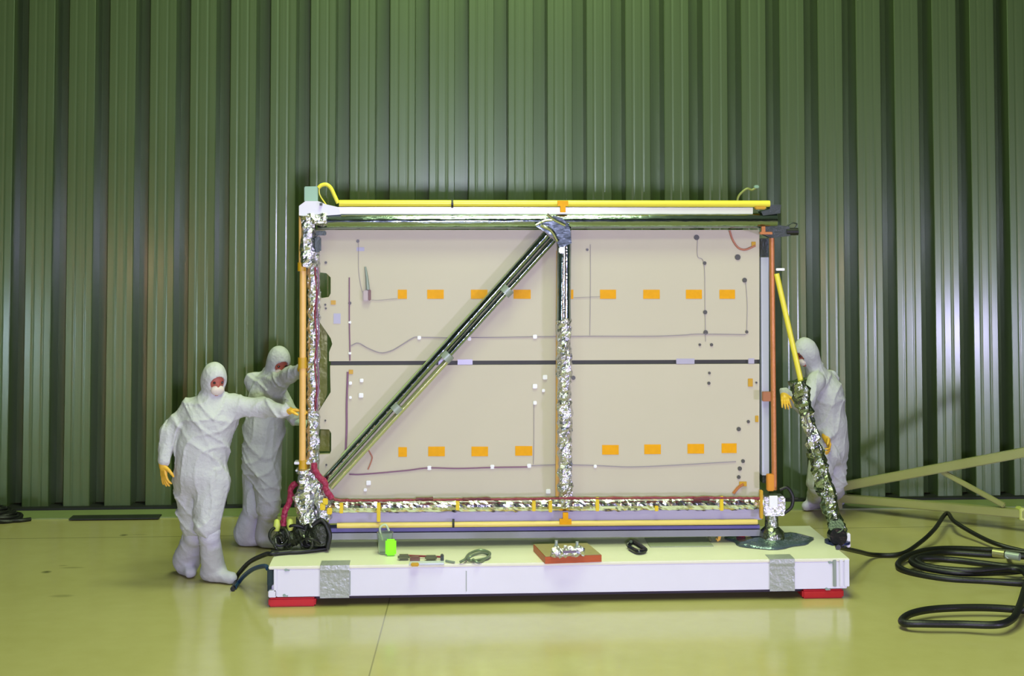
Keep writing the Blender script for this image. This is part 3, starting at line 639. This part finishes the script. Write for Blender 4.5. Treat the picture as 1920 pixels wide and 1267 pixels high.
def wrinkle(p, amp, seed=0.0):
    x, y, z = p[..., 0], p[..., 1], p[..., 2]
    wx = .9*np.sin(x*9+z*7+seed)+.7*np.sin(y*11-z*5+seed*2)
    r1 = (1-np.abs(np.sin(z*10+x*9+wx*1.3+seed)))**3
    r2 = (1-np.abs(np.sin(z*13-x*15+y*6+wx*1.6+seed*3)))**3
    r3 = (1-np.abs(np.sin(x*16+z*3+y*12+wx+seed)))**4
    return -(r1+.8*r2+.6*r3)*amp*.7+amp*.35
def hand_prims(w, d, n, side, curl, sc=1.0):
    """w wrist, d towards the fingers, n palm side, side +1/-1 which side the thumb is"""
    w, d, n = Vector(w), Vector(d).normalized(), Vector(n); n = (n-d*n.dot(d)).normalized(); l = d.cross(n)*side
    pr = []
    for i, off in enumerate((-.030, -.010, .010, .029)):
        kx = w+d*(.088-.004*abs(i-1.5))*sc+l*off*sc
        pr.append((w+l*off*.6*sc+d*.01, kx, .020*sc, .0125*sc))
        lens = [(.034, .021, .018), (.040, .026, .02), (.043, .028, .021), (.038, .024, .02)][i]
        p_, dd = kx, d.copy()
        for j, L in enumerate(lens):
            ang = curl*(.6+.25*j)+(.06*i)
            dd = (Matrix.Rotation(ang, 3, d.cross(n)) @ dd)
            q_ = p_+dd*L*sc+l*off*.10*sc; pr.append((p_, q_, (.0105-.001*j)*sc, (.0095-.001*j)*sc)); p_ = q_
    tb = w+d*.025*sc+l*.030*sc; t1 = tb+(d*.6+l*.75+n*.3).normalized()*.042*sc; t2 = t1+(d*.85+l*.35+n*.45).normalized()*.034*sc; t3 = t2+(d*.9+l*.1+n*.5).normalized()*.024*sc
    pr += [(tb, t1, .017*sc, .013*sc), (t1, t2, .0125*sc, .011*sc), (t2, t3, .011*sc, .0085*sc)]
    return pr
def person(label, base, J, face, m_gloves, seed=0.0, lean_ax=None, tor=1.3, hands=None, boots=None, wv=.020, bulk=1.0):
    root = empty('person', base, label, 'person')
    Jn = {k: np.array(v, float) for k, v in J.items()}
    f = Vector(face).normalized(); lat = f.cross(Vector((0, 0, 1))).normalized(); up = lat.cross(f).normalized()
    axes = [list(lat), list(f), list(up)]
    h = Jn['head']; tf = np.array(lean_ax, float)
    allp = np.array(list(Jn.values())); lo = allp.min(0)-.28; hi = allp.max(0)+.28; lo[2] = max(lo[2], -.02)
    def suit_sdf(p, inset=0.0, wr=True):
        T = lambda a, b, ra, rb, **k: cone(p, Jn[a], Jn[b], ra, rb, **k)
        d = T('chest', 'waist', .188*bulk, .176*bulk, ax=tf, s=tor)
        d = smin(d, T('waist', 'pelvis', .176*bulk, .182*bulk, ax=tf, s=tor*.95), .05)
        nb = Jn['neck']*.75+Jn['chest']*.25
        for s in 'lr': d = smin(d, cone(p, nb, Jn['sh_'+s], .085, .078), .08)
        d = smin(d, T('neck', 'chest', .075, .14), .06)
        for s in 'lr':
            d = smin(d, T('sh_'+s, 'el_'+s, .084, .074), .05)
            d = smin(d, T('el_'+s, 'wr_'+s, .074, .054), .03)
        legs = None
        for s in 'lr':
            L = smin(T('hip_'+s, 'kn_'+s, .128*bulk, .106), T('kn_'+s, 'an_'+s, .082, .055), .02)
            legs = L if legs is None else smin(legs, L, .015)
        d = smin(d, legs, .05)
        if wr: d = d+wrinkle(p, wv, seed)
        hd = ell(p, h+np.array(up)*.012, (.098, .116, .132), axes)
        nk = cone(p, h-np.array(up)*.04-np.array(f)*.02, Jn['neck'], .088, .082)
        d = smin(d, smin(hd, nk, .03)+(wrinkle(p, .003, seed+4) if wr else 0), .03)
        return d+inset
    fc = h+np.array(f)*.115-np.array(up)*.004
    def coverall(p):
        d = suit_sdf(p)
        op = ell(p, fc, (.066, .075, .062), axes)
        return np.maximum(d, -op)
    def body(p):
        d = suit_sdf(p, .03, False)
        hd = ell(p, h, (.082, .098, .118), axes)
        hd = smin(hd, cone(p, h+np.array(f)*.088+np.array(up)*.012, h+np.array(f)*.105-np.array(up)*.022, .008, .014), .012)
        hd = smin(hd, cone(p, h+np.array(f)*.088+np.array(up)*.028-np.array(lat)*.035, h+np.array(f)*.088+np.array(up)*.028+np.array(lat)*.035, .009, .009), .012)
        hd = smin(hd, cone(p, h+np.array(f)*.05-np.array(up)*.07, h+np.array(f)*.07-np.array(up)*.085, .04, .03), .02)
        for s_ in (-1, 1): hd = smin(hd, ell(p, h+np.array(lat)*.082*s_, (.010, .02, .03), axes), .008)
        return smin(d, hd, .02)
    to_mesh(body, lo, hi, .016).build('body', skin, root, smooth=True)
    o = to_mesh(coverall, lo, hi, .010).build('coverall', suit, root, smooth=True)
    for s_ in (-1, 1):
        e_ = Vector(h)+f*.090+up*.008+lat*.031*s_
        MB().lathe(e_-Vector((0, 0, .011)), [(.002, 0), (.009, .003), (.011, .011), (.009, .019), (.002, .022)], 12).build('eye', eye_m, root, smooth=True)
    mc = h+np.array(f)*.088-np.array(up)*.054
    def msk(p):
        d = ell(p, mc, (.056, .034, .042), axes)
        return smin(d, cone(p, mc+np.array(lat)*.05-np.array(f)*.02, mc+np.array(lat)*.085-np.array(f)*.06, .022, .018), .02) if False else d
    to_mesh(msk, mc-.09, mc+.09, .008).build('face_mask', mask_m, root, smooth=True)
    for s, (w, d_, n_, side, curl, m_) in (hands or {}).items():
        pr = hand_prims(w, d_, n_, side, curl)
        cuff = (Vector(w)-Vector(d_).normalized()*.03, Vector(w)+Vector(d_).normalized()*.02, .038, .032)
        def hf(p):
            d = None
            for (a, b_, ra, rb) in pr:
                c_ = cone(p, a, b_, ra, rb); d = c_ if d is None else smin(d, c_, .004)
            return smin(d, cone(p, *cuff), .012)
        W = np.array(w); D = np.array(Vector(d_).normalized())
        to_mesh(hf, W+D*.06-.17, W+D*.06+.17, .0042).build('glove', m_, root, smooth=True)
    for s in 'lr':
        kn, an, toe = Jn['bt_'+s], Jn['an_'+s], Jn['toe_'+s]
        heel = an+(an-toe)*np.array([.35, .35, 0]); heel[2] = .055; ank = an.copy(); ank[2] = .115
        flare = (boots or {}).get(s, .09)
        def bf(p):
            d = cone(p, kn, ank, .078, flare)
            ft = cone(p, heel, toe, .055, .048)
            d = smin(d, ft, .05)+wrinkle(p, .007, seed+2)
            d = smin(d, cone(p, kn+np.array([0, 0, .01]), kn+np.array([0, 0, -.02]), .088, .084), .01)
            return np.maximum(d, .006-p[..., 2])
        lo2 = np.minimum(np.minimum(kn, ank), np.minimum(toe, heel))-.17; hi2 = np.maximum(np.maximum(kn, ank), np.maximum(toe, heel))+.17; lo2[2] = -.03
        to_mesh(bf, lo2, hi2, .0105).build('boot_cover', suit_blue, root, smooth=True)
    return root

Z = lambda v, z: Vector((v.x, v.y, z))
# person walking on the left, right arm stretched to the frame
Y1 = 11.12
ftl, ftr = G(350, 1076), G(412, 1094)
hand1 = P(532, 770, 10.96)
J = dict(head=P(401, 712, Y1-.03), neck=P(399, 748, Y1), chest=P(393, 790, Y1), waist=P(380, 838, Y1), pelvis=P(377, 880, Y1),
         sh_l=P(358, 768, Y1+.02), el_l=P(318, 812, Y1), wr_l=P(307, 862, Y1-.06), sh_r=P(436, 760, Y1-.0), el_r=P(488, 763, Y1-.02), wr_r=hand1,
         hip_l=P(357, 900, Y1+.06), kn_l=P(364, 985, Y1+.10), an_l=Z(ftl, .13), toe_l=Z(ftl+Vector((.05, -.13, 0)), .05),
         hip_r=P(397, 900, Y1), kn_r=P(388, 985, Y1-.06), an_r=Z(ftr+Vector((-.06, .06, 0)), .13), toe_r=Z(ftr+Vector((.09, -.02, 0)), .05),
         bt_l=P(365, 1000, Y1+.11), bt_r=P(392, 1000, Y1-.05))
person('white-suited person striding with one arm hanging and the other on the frame', Vector((J['pelvis'].x, Y1, 0)), J, (.5, -.84, -.22), None, 1.0, lean_ax=(.25, -.97, 0), tor=1.25, bulk=1.13,
       hands={'l': (P(306, 870, Y1-.06), P(309, 915, Y1-.08)-P(306, 870, Y1-.06), (.6, .5, 0), 1, .12, glove_y), 'r': (hand1+Vector((.02, 0, 0)), (1, -.05, .05), (0, -.2, -1), -1, .12, glove_y)}, boots={'l': .115, 'r': .095})
# second person behind, facing the frame
Y2 = 12.2
J = dict(head=P(522, 678, Y2-.10), neck=P(510, 706, Y2-.04), chest=P(503, 748, Y2), waist=P(495, 805, Y2), pelvis=P(491, 865, Y2),
         sh_l=P(478, 716, Y2+.06), el_l=P(525, 752, Y2+.10), wr_l=P(556, 786, Y2-.25), sh_r=P(517, 718, Y2-.14), el_r=P(543, 703, Y2-.35), wr_r=P(569, 693, 11.62),
         hip_l=P(482, 888, Y2+.06), kn_l=P(478, 950, Y2+.06), an_l=Z(G(464, 1022), .13), toe_l=Z(G(482, 1024), .05),
         hip_r=P(500, 888, Y2-.05), kn_r=P(503, 950, Y2-.06), an_r=Z(G(500, 1026), .13), toe_r=Z(G(522, 1030), .05),
         bt_l=P(474, 952, Y2+.06), bt_r=P(503, 955, Y2-.05))
person('white-suited person standing behind the left column with both arms reaching to it', Vector((J['pelvis'].x, Y2, 0)), J, (.42, -.78, -.42), None, 3.0, lean_ax=(.92, -.4, 0), tor=1.1,
       hands={'l': (P(558, 790, Y2-.27), (.75, -.6, -.1), (.3, 0, -1), 1, .3, glove_w), 'r': (P(571, 692, 11.60), (.8, -.6, .1), (.3, 0, -1), -1, .3, glove_y)}, boots={'l': .125, 'r': .105})
# third person on the right, seen from behind the strut
Y3 = 13.05
J = dict(head=P(1512, 660, Y3-.12), neck=P(1528, 694, Y3-.06), chest=P(1545, 738, Y3), waist=P(1552, 795, Y3+.02), pelvis=P(1554, 838, Y3+.04),
         sh_l=P(1530, 715, Y3-.20), el_l=P(1508, 762, Y3-.32), wr_l=P(1472, 738, Y3-.42), sh_r=P(1553, 712, Y3+.14), el_r=P(1556, 765, Y3+.12), wr_r=P(1551, 815, Y3-.15),
         hip_l=P(1545, 852, Y3-.06), kn_l=P(1534, 905, Y3-.12), an_l=Z(G(1527, 955), .13), toe_l=Z(G(1512, 958), .05),
         hip_r=P(1563, 852, Y3+.10), kn_r=P(1566, 900, Y3+.08), an_r=Z(G(1569, 950), .13), toe_r=Z(G(1554, 953), .05),
         bt_l=P(1533, 908, Y3-.12), bt_r=P(1566, 905, Y3+.08))
person('white-suited person bending forward behind the foil wrapped strut', Vector((J['pelvis'].x, Y3, 0)), J, (-.85, -.25, -.45), None, 6.0, lean_ax=(-.9, -.3, 0), tor=1.05,
       hands={'l': (P(1471, 742, Y3-.45), (-.15, -.9, -.35), (.2, 0, -1), 1, .35, glove_y), 'r': (P(1550, 822, Y3-.18), (.1, -.5, -.6), (-1, 0, 0), -1, .5, glove_y)}, boots={'l': .075, 'r': .075})

# ------------------------------------------------------------------ light
def area(name, loc, target, size, size_y, power, rgb, spread=180):
    L = bpy.data.lights.new(name, 'AREA'); L.shape = 'RECTANGLE'; L.size = size; L.size_y = size_y; L.energy = power; L.color = rgb; L.spread = R(spread)
    o = bpy.data.objects.new(name, L); C.objects.link(o); o.location = loc
    d = Vector(target)-Vector(loc); o.rotation_euler = d.to_track_quat('-Z', 'Y').to_euler(); return o
for y in (2.5, 7.0, 10.5):
    area('ceiling_lamp', (1.0, y, 9.8), (1.0, y, 0), 3.0, 2.0, 450, (.80, 1.0, .52))
area('camera_lamp', (.42, -.4, 2.4), (.9, 11, 1.3), .6, .45, 600, (.67, .62, 1.0))
area('door_light', (10.9, 0.2, .5), (6, 1.5, .5), 2.4, .9, 1350, (.62, .56, 1.0))
area('door_light', (-8.9, -1.0, .5), (-4, 0, .5), 2.0, .9, 330, (.62, .78, 1.0))
area('wall_lamp', (-8.0, -11.8, 1.3), (-2, 13, 1.6), 1.2, .6, 120, (1, .55, .36))
area('wall_lamp', (10.7, -8.6, 1.4), (4, 13, 1.6), 1.2, .6, 120, (1, .55, .36))
w = bpy.data.worlds.new('world'); w.use_nodes = True; w.node_tree.nodes['Background'].inputs[0].default_value = (.3, .36, .25, 1); w.node_tree.nodes['Background'].inputs[1].default_value = .1
bpy.context.scene.world = w
vs_ = bpy.context.scene.view_settings
vs_.view_transform = 'Standard'; vs_.look = 'None'; vs_.exposure = 0.0; vs_.gamma = 1.0; vs_.use_curve_mapping = False
try:
    bpy.context.scene.cycles.use_denoising = True; bpy.context.scene.cycles.max_bounces = 8
    bpy.context.scene.cycles.sample_clamp_indirect = 4
except Exception: pass
